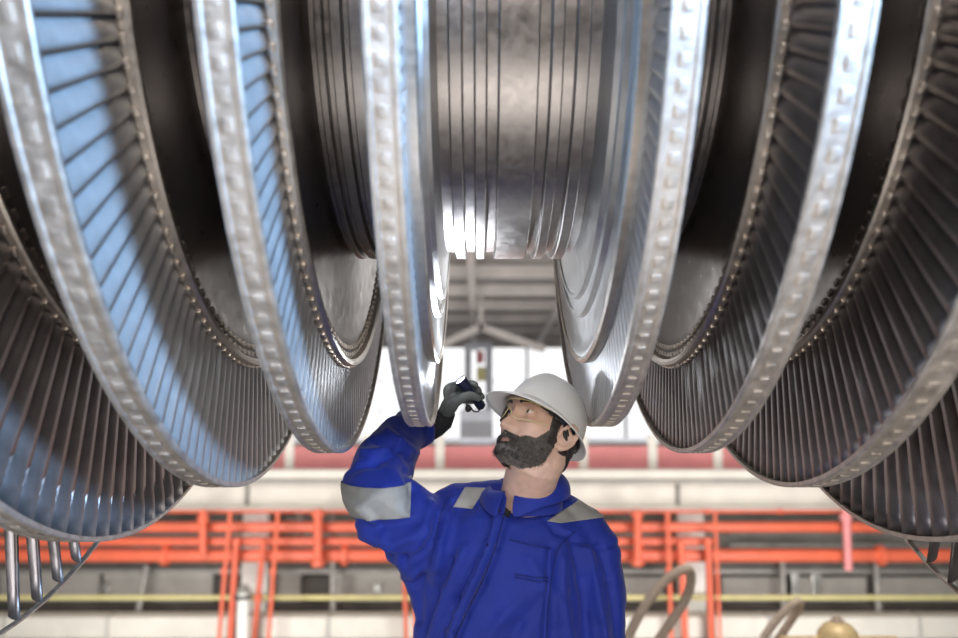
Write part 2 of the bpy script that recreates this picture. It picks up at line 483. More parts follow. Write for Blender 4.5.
vp(236, 539, 229, 660, 0.0600, 'thick leaning orange riser just left of the left column', ((236, 541),))
vp(264, 539, 252, 660, 0.0480, 'red riser standing in front of the left column', ((258, 598),))
vp(278, 511, 267, 660, 0.0360, 'thin leaning red riser right of the left column', ((273, 571),), YW - 1.0)
vp(318, 509, 318, 566, 0.0760, 'short thick red riser with flanges near the raised elbow', ((318, 513), (318, 563)))
vp(404, 560, 407, 660, 0.0400, 'thin red riser against the side of the blue coverall')
vp(415, 600, 416, 660, 0.0400, 'shortest red riser half hidden by the blue coverall')
vp(637.5, 510, 637.5, 566, 0.0680, 'short thick red riser just right of the blue sleeve', ((637, 514), (637, 562)))
vp(667.5, 511, 672, 660, 0.0400, 'thin red riser left of the right column', ((669, 571),))
vp(681, 541, 686, 660, 0.0600, 'red riser standing in front of the right column')
vp(708.5, 539, 713, 660, 0.0680, 'thick orange riser just right of the right column', ((708.5, 541),))
vp(715, 511, 721, 660, 0.0280, 'thin red riser furthest right beside the thick orange one', (), YW - 1.0)
vp(846, 509, 848.5, 570, 0.0680, 'faded pink riser below the right end blades', ((846, 517),), YW - .78, 'pink')

# ---- dim equipment behind and below the pipes
def wallbox(name, m, u0, u1, v0, v1, Y, depth, lab, cat, bev=.02):
    a, b = at(u0, v0, Y), at(u1, v1, Y)
    o = MB().box(((a.x + b.x) / 2, Y + depth / 2, (a.z + b.z) / 2), (abs(b.x - a.x), depth, abs(a.z - b.z)), None, bev).build(name, M[m], None, False)
    return tag(o, lab, cat)
Yb = YW + .55
wallbox('wall_panel', 'panel', 104, 212, 570, 604, Yb, .2, 'grey cladding panel below the pipes left of the left column', 'panel')
wallbox('wall_panel', 'panel', 276, 300, 573, 603, Yb, .2, 'narrow grey cladding panel right of the left column', 'panel')
wallbox('wall_panel', 'panel', 333, 402, 573, 606, Yb, .2, 'grey cladding panel beside the blue coverall', 'panel')
wallbox('wall_panel', 'panel', 722, 786, 577, 606, Yb, .2, 'grey cladding panel right of the right column', 'panel')
wallbox('wall_panel', 'panel', 793, 868, 577, 606, Yb, .2, 'grey cladding panel above the brass dome', 'panel')
wallbox('wall_panel', 'panel', 876, 960, 577, 606, Yb, .2, 'grey cladding panel in the right corner', 'panel')
wallbox('wall_panel', 'panel', 622, 664, 577, 606, Yb, .2, 'grey cladding panel between sleeve and right column', 'panel')
wallbox('wall_panel', 'panel', 0, 98, 572, 606, Yb, .2, 'grey cladding panel behind the left end blades', 'panel')
wallbox('dark_cabinet', 'dark', 301, 332, 576, 604, Yb + .05, .3, 'dark brown cabinet between two grey panels near the elbow', 'cabinet')
wallbox('dark_cabinet', 'dark', 214, 244, 576, 604, Yb + .05, .3, 'dark cabinet behind the risers at the left column', 'cabinet')
wallbox('cable_tray', 'dark', -60, 1020, 562.5, 567.5, YW + .3, .3, 'long dark cable tray directly under the lowest orange pipe', 'cable tray', .005)
wallbox('cable_tray', 'dark', -60, 1020, 605, 609.5, YW + .2, .3, 'long dark cable tray above the cream duct', 'cable tray', .005)
wallbox('cable_tray', 'grey', 730, 1020, 533, 535, YW + .4, .2, 'upper grey cable tray behind the pipes on the right', 'cable tray', .005)
wallbox('cable_tray', 'grey', 730, 1020, 543.5, 547, YW + .4, .2, 'lower grey cable tray behind the pipes on the right', 'cable tray', .005)
wallbox('conduit_beam', 'grey', -60, 1020, 569, 574, YW + .35, .12, 'grey beam running below the orange pipes', 'beam', .01)
hp(597.5, .045, -60, 1020, 'slim pale yellow rail running across the grey panels', (), YW - .1, 'yellow')
du = empty('air_duct', (0, YW - .30, zz(632, YW)), 'wide cream air duct running along the bottom of the wall', 'duct')
dh = zz(610, YW) - zz(632, YW)
MB().box((0, 0, dh / 2), (26, .42, dh), None, .05).build('duct_body', M['cream'], du, False)
for u in (20, 120, 333, 520, 600, 760, 905):
    MB().box((xx(u, 620, YW), -.02, dh / 2), (.06, .44, dh + .02)).build('joint_strip', M['panel'], du, False)
o = slab('base_beam', M['dred'], -12, 12, YW - .55, YW - .1, zz(632, YW) - .55, zz(632, YW) - .02, None, .0)
tag(o, 'dark red beam under the cream duct', 'beam')
for (u0, u1, v0, v1, lab) in ((147, 133, 565, 640, 'slim grey leaning strut below the pipes at far left'), (333, 333, 512, 614, 'slim grey post right of the left column'),
                       (782, 784, 556, 607, 'slim grey hanger between the right grey panels'), (876, 879, 556, 616, 'slim grey hanger near the right corner'), (300, 300, 512, 540, 'short grey hanger above the pipes by the left column')):
    pipe('support_post', [at(u0, v0, YW + .0), at(u1, v1, YW + .0)], .055, M['grey'], lab)
# meter boxes and small gear on the wall
wallbox('junction_box', 'alu', 374, 381, 584, 592, Yb - .12, .12, 'small pale junction box on the grey panel beside the coverall', 'junction box', .01)
wallbox('junction_box', 'alu', 792, 800, 572, 600, Yb - .12, .12, 'tall pale junction box on the right grey panels', 'junction box', .01)
wallbox('junction_box', 'alu', 812, 822, 566, 596, Yb - .12, .12, 'second tall pale junction box right of its neighbour', 'junction box', .01)
wallbox('junction_box', 'alu', 100, 108, 584, 594, Yb - .12, .12, 'small pale junction box on the far left grey panel', 'junction box', .01)
wallbox('junction_box', 'grey', 284, 306, 515, 520, YW + .8, .2, 'grey blue box above the pipes right of the left column', 'junction box', .01)

# ---- post with a bent cap in front of the left column
pb = empty('vent_pipe', at(242, 640, YW - 1.0), 'pale vent pipe with dark collar in front of the left column', 'pipe')
q = lambda u, v: at(u, v, YW - 1.0) - at(242, 640, YW - 1.0)
MB().tube([q(242, 660), q(243.5, 592)], .10, 16).build('pipe_run', M['creamW'], pb, True, 40)
MB().tube([q(243, 598.5), q(243, 595)], .15, 16).build('collar', M['dark'], pb, True, 40)
MB().tube([q(243.5, 592), q(243.6, 585)], [.13, .06], 16).build('cap', M['concrete'], pb, True, 40)

# ---- crane hoist frame far behind
hy = 24.0
hb = empty('hoist_frame', at(480, 440, hy), 'pale lifting frame with yellow box seen between rotor and helmet', 'hoist')
q = lambda u, v: at(u, v, hy) - at(480, 440, hy)
for u in (468, 489):
    MB().box((q(u, 395)), (.20, .2, (q(u, 345) - q(u, 445)).length)).build('leg', M['bluegrey'], hb, False)
MB().box(q(478.5, 346), (.8, .25, .16)).build('cross_beam', M['bluegrey'], hb, False)
MB().box(q(480, 357), (.22, .3, .35), None, .03).build('motor', M['redpanel'], hb, False)
MB().box(q(481, 374), (.26, .3, .40), None, .03).build('warning_box', M['yellow'], hb, False)
# grey sheeted crates on the gallery between hand and face
wallbox('sheeted_crate', 'bluegrey', 460, 493, 409, 449, 19.0, .8, 'blue grey sheeted crate standing behind the flashlight hand', 'crate', .06)
wallbox('sheeted_crate', 'bluegrey', 600, 652, 436, 449, 19.0, .8, 'low blue grey sheeted crate behind the helmet', 'crate', .06)
for o_ in bpy.data.objects:
    if o_.name.startswith('sheeted_crate'):
        lo = min(v.co.z for v in o_.data.vertices)
        for v in o_.data.vertices:
            if v.co.z < lo + .4: v.co.z += zbm - lo
slabg = slab('gallery_deck', M['panel'], -13, 13, YW + .17, 21, zbm - .12, zbm)
tag(slabg, 'concrete gallery deck behind the red parapet', 'deck')

# ---- hoses and brass valve near the platform edge
def spline(pts, n=12):
    P = [Vector(p) for p in pts]
    P = [P[0] * 2 - P[1]] + P + [P[-1] * 2 - P[-2]]
    out = []
    for i in range(1, len(P) - 2):
        for k in range(n):
            t = k / n
            a, b, c, d = P[i - 1], P[i], P[i + 1], P[i + 2]
            out.append(0.5 * ((2 * b) + (c - a) * t + (2 * a - 5 * b + 4 * c - d) * t * t + (3 * b - a - 3 * c + d) * t ** 3))
    out.append(P[-2].copy())
    return out
Yh = 5.4
def hose(base, pts, r, lab):
    h = empty('hydraulic_hose', (base.x, base.y, 0), lab, 'hose', None)
    P = [Vector(p) - Vector((base.x, base.y, 0)) for p in pts]
    MB().tube(spline(P), r, 14).build('hose_loop', M['hose'], h)
    for e, d in ((P[0], P[1]), (P[-1], P[-2])):
        dd = (d - e).normalized()
        MB().tube([e, e + dd * .10, e + dd * .10, e + dd * .14], [r * 1.45, r * 1.45, r * 1.2, r * 1.2], 14).build('end_fitting', M['alu'], h, True, 40)
b0 = at(650, 640, Yh)
hose(b0, [Vector((at(612, 690, Yh).x, Yh - .05, .012)), at(624, 648, Yh), at(641, 612, Yh), at(663, 583, Yh), at(684, 569, Yh), at(691, 576, Yh + .08), at(686, 598, Yh + .14), at(664, 632, Yh + .16), Vector((at(640, 680, Yh).x, Yh + .18, .012))], .030, 'tan hose looping up just right of the blue sleeve')
hose(at(780, 640, Yh), [Vector((at(735, 690, Yh).x, Yh - .05, .012)), at(765, 636, Yh), at(783, 613, Yh), at(797, 602, Yh), at(799, 608, Yh + .08), at(787, 626, Yh + .12), Vector((at(762, 680, Yh).x, Yh + .16, .012))], .026, 'lower tan hose loop left of the brass dome')
vb = empty('brass_valve', (at(838, 640, Yh).x, Yh, 0), 'yellow brass domed valve body with bolt cap at the bottom right', 'valve')
zt = at(838, 621, Yh).z
MB().revolve([(0, .0), (0, .17), (.03, .17), (.03, .11), (zt - .19, .11), (zt - .19, .135), (zt - .12, .135), (zt - .115, .128), (zt - .06, .115), (zt - .02, .08), (zt, .03), (zt, 0)], 40, 'Z').build('valve_body', M['brass'], vb, True, 35)
MB().revolve([(zt - .012, 0), (zt - .012, .045), (zt + .008, .045), (zt + .008, .022), (zt + .028, .022), (zt + .028, 0)], 8, 'Z').build('bolt_cap', M['hose'], vb, True, 30)
MB().tube([(-.36, 0, zt - .105), (.36, 0, zt - .105)], .016, 12).build('cross_bar', M['brass'], vb, True, 40)

# ---- stands carrying the rotor, outside the picture
for sx in (-1, 1):
    st = empty('rotor_stand', (RX0 + sx * 2.2, RY0, 0), 'dark steel stand carrying the %s shaft end of the rotor' % ('left' if sx < 0 else 'right'), 'stand')
    top = RZ0 - 0.20
    MB().box((0, 0, top - .09), (.22, .55, .16), None, .01).build('saddle', M['grey'], st, False)
    for sy in (-1, 1):
        MB().tube([(0, sy * .55, .04), (0, sy * .18, top - .15)], .07, 4).build('leg', M['grey'], st, False)
    MB().box((0, 0, .03), (.4, 1.4, .06), None, .01).build('base_plate', M['grey'], st, False)

# ================================================================== CAMERA, LIGHT
cd = bpy.data.cameras.new('camera'); cam = link('camera', cd)
cam.location = (0, 0, CAMZ); cam.rotation_euler = (PI / 2 + PITCH, 0, 0)
cd.sensor_width = 36.0; cd.lens = 36.0 * FPX / W; cd.clip_start = 0.02; cd.clip_end = 200
cd.dof.use_dof = True; cd.dof.focus_distance = 1.94; cd.dof.aperture_fstop = 1.9
SC.camera = cam
wd = bpy.data.worlds.new('hall_air'); SC.world = wd; wd.use_nodes = True
bg = wd.node_tree.nodes['Background']; bg.inputs[0].default_value = (0.86, 0.90, 1.0, 1); bg.inputs[1].default_value = 0.10
def area(name, loc, target, size, power, col, sy=None, spread=None):
    l = bpy.data.lights.new(name, 'AREA'); l.energy = power; l.color = col; l.size = size
    if sy: l.shape = 'RECTANGLE'; l.size_y = sy
    if spread: l.spread = spread
    o = link(name, l); o.location = loc
    o.rotation_euler = (Vector(target) - Vector(loc)).to_track_quat('-Z', 'Y').to_euler()
    return o
area('front_lamp', (0.5, -2.6, 2.9), (0, 2.2, 1.9), 2.4, 135, (1.0, 0.92, 0.84))
area('floor_bounce_fill', (0.15, 0.35, 0.12), (0.1, 1.6, 2.0), 1.3, 17, (1.0, 0.95, 0.90))  # added unseen light imitating floor bounce on the shaft and rim undersides
area('hose_fill', (2.2, 4.7, 3.0), (1.9, 5.6, 0.3), 1.0, 48, (1.0, 0.96, 0.9))  # added unseen light from above to brighten the hoses and brass dome
area('side_fill', (-2.5, 1.5, 0.75), (0.1, 2.0, 1.2), 0.8, 17, (0.95, 0.97, 1.0))  # added unseen light from the left to catch the coverall folds
bl = bpy.data.lights.new('blue_spot_lamp', 'SPOT'); bl.energy = 1900; bl.color = (0.34, 0.61, 1.0); bl.spot_size = math.radians(36); bl.spot_blend = 0.6; bl.shadow_soft_size = 0.38
bo = link('blue_spot_lamp', bl); bo.location = (2.6, -1.2, 2.5)
bo.rotation_euler = (Vector((-0.70, 1.15, 2.42)) - bo.location).to_track_quat('-Z', 'Y').to_euler()
area('back_lamp', (0.6, 5.5, 3.2), (0, 2.2, 1.4), 1.6, 15, (0.98, 0.97, 0.95))
for sx in (-1, 1):
    area('hall_fill', (sx * 5, 9, 3.2), (sx * 4, 16, -1), 3.0, 285, (1.0, 0.97, 0.93))  # added unseen area lights to brighten the gallery wall
    area('wall_uplight_fill', (sx * 5, 9.5, -2.4), (sx * 4, 16, -1.2), 3.0, 310, (1.0, 0.97, 0.93))  # added unseen uplights to brighten columns and panels behind the pipes
area('hall_fill', (0, 18, 1.6), (0, 19, 6), 6.0, 62, (1.0, 0.97, 0.94))  # added unseen upward light to brighten the roof underside
vs = SC.view_settings
vs.view_transform = 'Standard'; vs.look = 'None'; vs.exposure = 0.0; vs.gamma = 1.0; vs.use_curve_mapping = False
SC.cycles.use_denoising = True
# ================================================================== THE WORKER
YM = 1.96
RS = 0.947                                  # build of the figure
class PB(MB):
    def tube(s, pts, rad, seg=16, cap=True, flat=None):
        return MB.tube(s, pts, [r * RS for r in rad] if isinstance(rad, (list, tuple)) else rad * RS, seg, cap)
    def capsule(s, pts, rad, seg=16):
        s2 = MB(); s2.capsule(pts, [r * RS for r in rad] if isinstance(rad, (list, tuple)) else rad * RS, seg)
        return s.add(s2.v, s2.f)
skin = mat('skin', (0.64, 0.42, 0.33), 0, 0.48, 0.10, 60, 0.05, 180, sss=0.12)
lipm = mat('lip_skin', (0.46, 0.26, 0.22), 0, 0.45, 0.08, 60, sss=0.1)
hairm = mat('dark_hair', (0.030, 0.024, 0.021), 0, 0.55, 0.3, 90, 0.2, 200)
hairg = mat('greying_beard_hair', (0.10, 0.088, 0.080), 0, 0.6, 0.3, 90, 0.2, 200)
eyew = mat('eye_white', (0.80, 0.77, 0.74), 0, 0.15)
iris = mat('iris', (0.16, 0.14, 0.12), 0, 0.1)
pupil = mat('pupil', (0.01, 0.01, 0.01), 0, 0.05)
cloth = mat('royal_blue_cotton', (0.006, 0.025, 0.30), 0, 0.72, 0.10, 14, 0.25, 420, sheen=0.12)
clothd = mat('blue_stitching', (0.008, 0.022, 0.20), 0, 0.8)
refl = mat('silver_reflective_tape', (0.30, 0.30, 0.29), 0.0, 0.40, 0.06, 60, 0.10, 300)
shirt = mat('black_undershirt', (0.018, 0.018, 0.020), 0, 0.8)
hatm = mat('light_grey_helmet_shell', (0.84, 0.84, 0.82), 0, 0.30, 0.02, 10)
hatin = mat('dark_helmet_lining', (0.020, 0.020, 0.034), 0, 0.7)
blackp = mat('black_plastic', (0.015, 0.015, 0.017), 0, 0.4)
glovem = mat('grey_knit_glove', (0.12, 0.135, 0.135), 0, 0.8, 0.18, 60, 0.25, 500)
glovec = mat('black_glove_cuff', (0.015, 0.015, 0.018), 0, 0.85, 0.2, 60, 0.2, 500)
torchm = mat('navy_flashlight_metal', (0.030, 0.035, 0.085), 0.6, 0.35, 0.1, 40)
zipm = mat('dark_zip', (0.010, 0.018, 0.10), 0, 0.5)
lensm = bpy.data.materials.new('clear_safety_lens'); lensm.use_nodes = True
_nt = lensm.node_tree; _nt.nodes.clear()
_o = _nt.nodes.new('ShaderNodeOutputMaterial'); _mx = _nt.nodes.new('ShaderNodeMixShader')
_t = _nt.nodes.new('ShaderNodeBsdfTransparent'); _t.inputs[0].default_value = (1.0, 1.0, 0.97, 1)
_g = _nt.nodes.new('ShaderNodeBsdfGlossy'); _g.inputs['Roughness'].default_value = 0.06
_f = _nt.nodes.new('ShaderNodeFresnel'); _f.inputs[0].default_value = 1.28
_nt.links.new(_f.outputs[0], _mx.inputs[0]); _nt.links.new(_t.outputs[0], _mx.inputs[1]); _nt.links.new(_g.outputs[0], _mx.inputs[2]); _nt.links.new(_mx.outputs[0], _o.inputs[0])

# ---- head frame: +y where the face looks, +x the worker's own right, +z crown
HY, HT = math.radians(54), math.radians(27)
Fv = Vector((-math.sin(HY) * math.cos(HT), -math.cos(HY) * math.cos(HT), math.sin(HT)))
Rv = Fv.cross(Vector((0, 0, 1))).normalized()
Rv = (Matrix.Rotation(math.radians(2), 3, Fv) @ Rv)
Uv = Rv.cross(Fv).normalized()
HS = 0.955
HR = Matrix((Rv, Fv, Uv)).transposed()
HC = at(540, 426, 1.872)
def hw(p):
    return HC + HR @ (Vector(p) * HS)
pers = empty('person', (at(515, 600, YM).x, YM, 0), 'bearded worker in blue coverall and white helmet shining a flashlight up at the rotor', 'person')
PO = pers.location.copy()

def lerp_tab(tab, z):
    if z <= tab[0][0]: return tab[0][1]
    for (a, fa), (b, fb) in zip(tab[:-1], tab[1:]):
        if z <= b:
            t = (z - a) / (b - a); t = t * t * (3 - 2 * t) * 0.5 + t * 0.5
            return fa + (fb - fa) * t
    return tab[-1][1]
FRONT = [(-.122, .054), (-.114, .070), (-.100, .076), (-.088, .073), (-.080, .076), (-.070, .080), (-.060, .080), (-.048, .080), (-.030, .078), (-.010, .074), (0, .073), (.018, .084), (.030, .088), (.055, .088), (.080, .076), (.100, .052), (.113, .028), (.120, .004)]
SIDE = [(-.122, .018), (-.114, .034), (-.100, .047), (-.085, .056), (-.060, .064), (-.035, .068), (-.015, .070), (0, .070), (.02, .0725), (.05, .075), (.075, .070), (.095, .055), (.110, .032), (.120, .004)]
BACK = [(-.122, -.010), (-.114, .010), (-.100, .030), (-.085, .060), (-.060, .085), (-.035, .094), (0, .100), (.04, .103), (.07, .094), (.095, .068), (.110, .038), (.120, .004)]
def gz(p, c, s, amp):
    q = ((p[0] - c[0]) / s[0]) ** 2 + ((p[1] - c[1]) / s[1]) ** 2 + ((p[2] - c[2]) / s[2]) ** 2
    return amp * math.exp(-q)
def head_point(z, ph):
    """ph 0 = front, +90 deg = worker's right"""
    zc_ = z
    f, s, b = lerp_tab(FRONT, z), lerp_tab(SIDE, z), lerp_tab(BACK, z)
    c, sn = math.cos(ph), math.sin(ph)
    e = 0.86
    x = s * math.copysign(abs(sn) ** e, sn)
    y = (f if c > 0 else b) * math.copysign(abs(c) ** e, c)
    p = Vector((x, y, z))
    n = Vector((x / max(s, .01) ** 2, y / max(f if c > 0 else b, .01) ** 2, 0))
    n = n.normalized() if n.length > 0 else Vector((0, 0, 1))
    d = Vector((0, 0, 0))
    if c > 0:
        ax = abs(x)
        # nose
        for (zc, sz, sx, amp) in ((.000, .016, .0090, .009), (-.020, .014, .0105, .014), (-.037, .0115, .0130, .020), (-.047, .007, .0145, .015)):
            d.y += amp * math.exp(-(x / sx) ** 2 - ((z - zc) / sz) ** 2)
        d.y += .009 * math.exp(-((ax - .0145) / .0065) ** 2 - ((z + .044) / .0075) ** 2)
        # eye sockets, brow, cheek, temples
        d.y -= .0115 * math.exp(-((ax - .032) / .016) ** 2 - ((z - .000) / .0105) ** 2)
        d.y += .0055 * math.exp(-((ax - .030) / .022) ** 2 - ((z - .0195) / .008) ** 2)
        d += n * (.0065 * math.exp(-((ax - .048) / .018) ** 2 - ((z + .026) / .017) ** 2))
        d += n * (-.004 * math.exp(-((ax - .066) / .012) ** 2 - ((z - .02) / .02) ** 2))
        d.y -= .0040 * math.exp(-((ax - .026) / .009) ** 2 - ((z + .052) / .016) ** 2)      # nasolabial fold
        # mouth
        d.y += .0055 * math.exp(-(x / .019) ** 2 - ((z + .0655) / .0050) ** 2)
        d.y += .0065 * math.exp(-(x / .017) ** 2 - ((z + .0775) / .0050) ** 2)
        d.y -= .0055 * math.exp(-(x / .022) ** 2 - ((z + .0715) / .0022) ** 2)
        d.y -= .0030 * math.exp(-(x / .004) ** 2 - ((z + .055) / .006) ** 2)
        d.y += .0050 * math.exp(-(x / .018) ** 2 - ((z + .104) / .010) ** 2)                # chin
    p = p + d
    if p.z < -.060: p.z = -.060 + (p.z + .060) * .80
    if p.z > .034: p = Vector((p.x * (1 - 2.6 * (p.z - .034)), p.y * (1 - 2.6 * (p.z - .034)), .034 + (p.z - .034) * .34))
    return p
NZ, NP = 150, 150
def head_grid():
    vs, fs = [], []
    zs = [-.122 + .242 * (0.5 - 0.5 * math.cos(PI * (i + .3) / (NZ - .4))) * .35 + .65 * .242 * (i + .3) / (NZ - .4) for i in range(NZ)]
    for z in zs:
        for k in range(NP):
            u = k / NP * 2 - 1
            ph = PI * (0.62 * u + 0.38 * u ** 3)       # denser at the front
            vs.append(head_point(z, ph))
    for i in range(NZ - 1):
        for k in range(NP):
            fs.append((i * NP + k, i * NP + (k + 1) % NP, (i + 1) * NP + (k + 1) % NP, (i + 1) * NP + k))
    fs.append(tuple(range(NP))[::-1]); fs.append(tuple((NZ - 1) * NP + k for k in range(NP)))
    return vs, fs
hv, hf = head_grid()

def ear(mb, side):
    """side +1 right, -1 left: rim, inner bowl, lobe"""
    def e(y, z, o): return hw((side * (.069 + o), y - .004, z - .016))
    rim = [(.004, -.012, .001), (.000, .004, .006), (-.006, .019, .012), (-.018, .027, .016), (-.030, .022, .019), (-.036, .006, .019), (-.033, -.012, .016), (-.024, -.026, .011), (-.012, -.034, .005), (-.004, -.030, .002)]
    mb.capsule([e(*p) for p in rim], [.0045, .005, .005, .005, .005, .005, .005, .0055, .0065, .005], 10)
    mb.ell(e(-.016, -.004, .003), (.006 * HS, .019 * HS, .028 * HS), HR @ Matrix.Rotation(side * .28, 3, 'Z'))
    mb.capsule([e(-.012, .012, .010), e(-.024, .006, .013), (e(-.024, -.010, .010))], .0032, 8)

neckA, neckB = hw((0, -.020, -.075)), at(521.5, 512, YM + .008)
skinmb = PB()
skinmb.add([hw(p) for p in hv], hf)
ear(skinmb, 1); ear(skinmb, -1)
skinmb.tube([hw((0, -.034, -.035)), hw((0, -.022, -.085)), neckA * .45 + neckB * .55 + Vector((0, -.004, 0)), neckB, neckB + Vector((0, .01, -.06))], [.064, .063, .061, .060, .060], 28)
# torso, limbs under the clothes
def W2(u, v, dy=0.0): return at(u, v, YM + dy)
shR, elR, wrR = W2(444, 528, .03), W2(377, 487, .03), at(430, 428, 2.21)
shL, elL, wrL = W2(586, 552, .02), W2(604, 668, .04), Vector((W2(600, 700).x, YM - .06, .93))
skinmb.tube([(PO.x, YM + .03, .86), (PO.x, YM + .03, 1.05), W2(512, 600, .04), W2(520, 545, .04), W2(524, 520, .03)], [.105, .11, .115, .11, .07], 24)
skinmb.capsule([W2(475, 528, .04), shR], [.06, .055], 16); skinmb.capsule([W2(560, 545, .04), shL], [.06, .055], 16)
skinmb.capsule([shR, elR, W2(386, 460, .11), W2(402, 438, .19), wrR], [.055, .042, .036, .026, .020], 16)
skinmb.capsule([wrR, at(444, 418, 2.215), at(450, 407, 2.20)], [.019, .014, .013], 16)
skinmb.capsule([shL, elL, wrL], [.055, .042, .028], 16)
skinmb.capsule([wrL, wrL + Vector((0, -.01, -.10))], [.028, .030], 16)
for sx in (-1, 1):
    hip = Vector((PO.x + sx * .095, YM + .03, .88))
    skinmb.capsule([hip, Vector((PO.x + sx * .12, YM, .48)), Vector((PO.x + sx * .13, YM + .03, .09))], [.085, .058, .042], 18)
    skinmb.capsule([Vector((PO.x + sx * .13, YM + .05, .05)), Vector((PO.x + sx * .14, YM - .13, .04))], [.042, .035], 14)
bv, bf = remeshed(skinmb, 0.0034, 2)
me = mesh_of('body', bv, bf, [skin, lipm])
IHR = HR.transposed()
mi = []
for p in me.polygons:
    q = IHR @ (Vector(p.center) - HC) / HS
    mi.append(1 if q.y > .07 and abs(q.x) < .024 and -.0785 < q.z < -.0605 and (q.x / .024) ** 2 + ((q.z + .0695) / .0095) ** 2 < 1 else 0)
me.polygons.foreach_set('material_index', mi)
for v in me.vertices: v.co -= PO
body = link('body', me, pers)

def child(name, mb, m, parent=pers, angle=None, smooth=True, label=None):
    mb.v = [p - PO for p in mb.v]
    o = mb.build(name, m, parent, smooth, angle)
    if label: o['label'] = label
    return o

# ---- eyes
for sx in (-1, 1):
    c = hw((sx * .0315, .0570, .0005))
    look = (HR @ Vector((.10, 1.0, .12))).normalized()
    rot = Vector((0, 0, 1)).rotation_difference(look).to_matrix()
    mb = PB().ell(c, (.0128, .0128, .0128), rot, 28, 24)
    o = child('eye', mb, [eyew, iris, pupil], body)
    idx = []
    for p in o.data.polygons:
        d = (Vector(p.center) + PO - c).normalized().dot(look)
        idx.append(2 if d > .985 else 1 if d > .90 else 0)
    o.data.polygons.foreach_set('material_index', idx)
    # lids: skin shells over the ball, open along a narrow almond slit
    mb = MB().ell(c, (.0142 * HS, .0142 * HS, .0142 * HS), HR, 36, 40)
    keep = []
    for f in mb.f:
        q = HR.transposed() @ (sum((mb.v[i] for i in f), Vector()) / len(f) - c) / HS
        open_ = q.y > 0 and abs(q.x) < .0125 and -.0044 * (1 - (q.x / .0125) ** 2) < q.z - .0006 < .0054 * (1 - (q.x / .0125) ** 2)
        if not open_: keep.append(f)
    mb.f = keep
    child('eyelid', mb, skin, body)
# ---- eyebrows
def hair_patch(name, sel, thick, m, label=None, jit=.35):
    """grow a rough shell over the part of the head grid that sel(p) picks, 0..1"""
    vs, fs = [], []
    idx = {}
    w = [sel(p) for p in hv]
    for f in hf[:-2]:
        if all(w[i] > 0.04 for i in f):
            g = []
            for i in f:
                if i not in idx:
                    p = hv[i]; k, r = i % NP, i // NP
                    a = hv[r * NP + (k + 1) % NP] - hv[r * NP + (k - 1) % NP]
                    b = hv[min(r + 1, NZ - 1) * NP + k] - hv[max(r - 1, 0) * NP + k]
                    n = a.cross(b)
                    n = n.normalized() if n.length > 0 else Vector((0, 1, 0))
                    if n.dot(Vector((p.x, p.y, p.z * .5))) < 0: n = -n
                    nn = noise.noise(p * 160) * jit + noise.noise(p * 420) * jit * .7
                    idx[i] = len(vs)
                    vs.append(hw(p + n * (thick * w[i] * (1 + nn) - .0015)))
                g.append(idx[i])
            fs.append(tuple(g))
    mb = PB().add(vs, fs)
    return child(name, mb, m, body, label=label)
def brow(sx):
    def s(p):
        if p.y < .04: return 0
        x = p.x * sx
        zc = .0185 + .004 * math.sin((x - .012) / .04 * 2.2)
        return max(0, 1 - ((p.z - zc) / .0052) ** 2) * max(0, min(1, (x - .010) / .006)) * max(0, min(1, (.053 - x) / .012))
    return s
for sx in (-1, 1): hair_patch('eyebrow', brow(sx), .0035, hairm)

# ---- beard and moustache
def sm(a, b, x):
    t = max(0, min(1, (x - a) / (b - a))); return t * t * (3 - 2 * t)
def beard_sel(p):
    ax, y, z = abs(p.x), p.y, p.z
    if y < -.012: return 0
    # upper border: from sideburn to cheek to mouth corner
    zt = -.052 - .010 * sm(.05, .03, ax) + .052 * sm(.052, .066, ax) * sm(.055, .0, y)
    w = sm(zt + .006, zt - .010, z) * sm(-.012, .006, y)
    # moustache
    mo = sm(.0100, .004, abs(z + .0595 + ax * .20)) * sm(.040, .030, ax) * sm(.06, .07, y)
    side = sm(.034, .026, abs(ax - .0) ) * 0
    # bare lips
    lip = sm(1.25, .85, (p.x / .0180) ** 2 + ((z + .0725) / .0040) ** 2) if y > .05 else 0
    w = max(w * (1 - lip), mo)
    return max(0, min(1, w))
def beard_len(p):
    w = beard_sel(p)
    chin = math.exp(-(p.x / .034) ** 2) * sm(-.068, -.100, p.z)
    return w * (.45 + 1.35 * chin)
bd = hair_patch('beard', beard_len, .0075, hairg, 'dark beard greying at the chin')
# strands along the beard so that its border is not a clean edge
random.seed(3)
mbs = PB(); cand = [i for i in range(len(hv)) if beard_sel(hv[i]) > .25 and hv[i].z > -.102 and NP < i < len(hv) - NP]
for _ in range(5200):
    i = random.choice(cand); p = hv[i]
    w = beard_len(p)
    n = Vector((p.x * 1.1, max(0, p.y) * .9, min(0, p.z + .07) * .8)).normalized()
    down = Vector((random.uniform(-.3, .3), random.uniform(-.1, .5), -1)).normalized()
    L = .004 + .008 * w * random.uniform(.5, 1.1)
    a = p + n * (.0075 * w * .6)
    b = a + (n * .55 + down * .8).normalized() * L
    s = n.cross(down).normalized() * .0006
    mbs.add([hw(a - s), hw(a + s), hw(b)], [(0, 1, 2)])
child('beard_strands', mbs, [hairg], bd)['kind'] = 'stuff'
# ---- hair at the sides and back below the helmet
def hair_sel(p):
    ax = abs(p.x)
    if p.y > .030: return 0
    ear_gap = 1 - math.exp(-((p.y + .016) / .020) ** 2 - ((p.z + .004) / .028) ** 2) * (1 if ax > .05 else 0)
    return sm(-.062, -.045, p.z + (0.02 if p.y > -.02 else 0) * 0) * sm(.030, .018, p.y) * sm(.07, .05, p.z) * max(0, ear_gap)
hair_patch('hair', hair_sel, .0045, hairm)

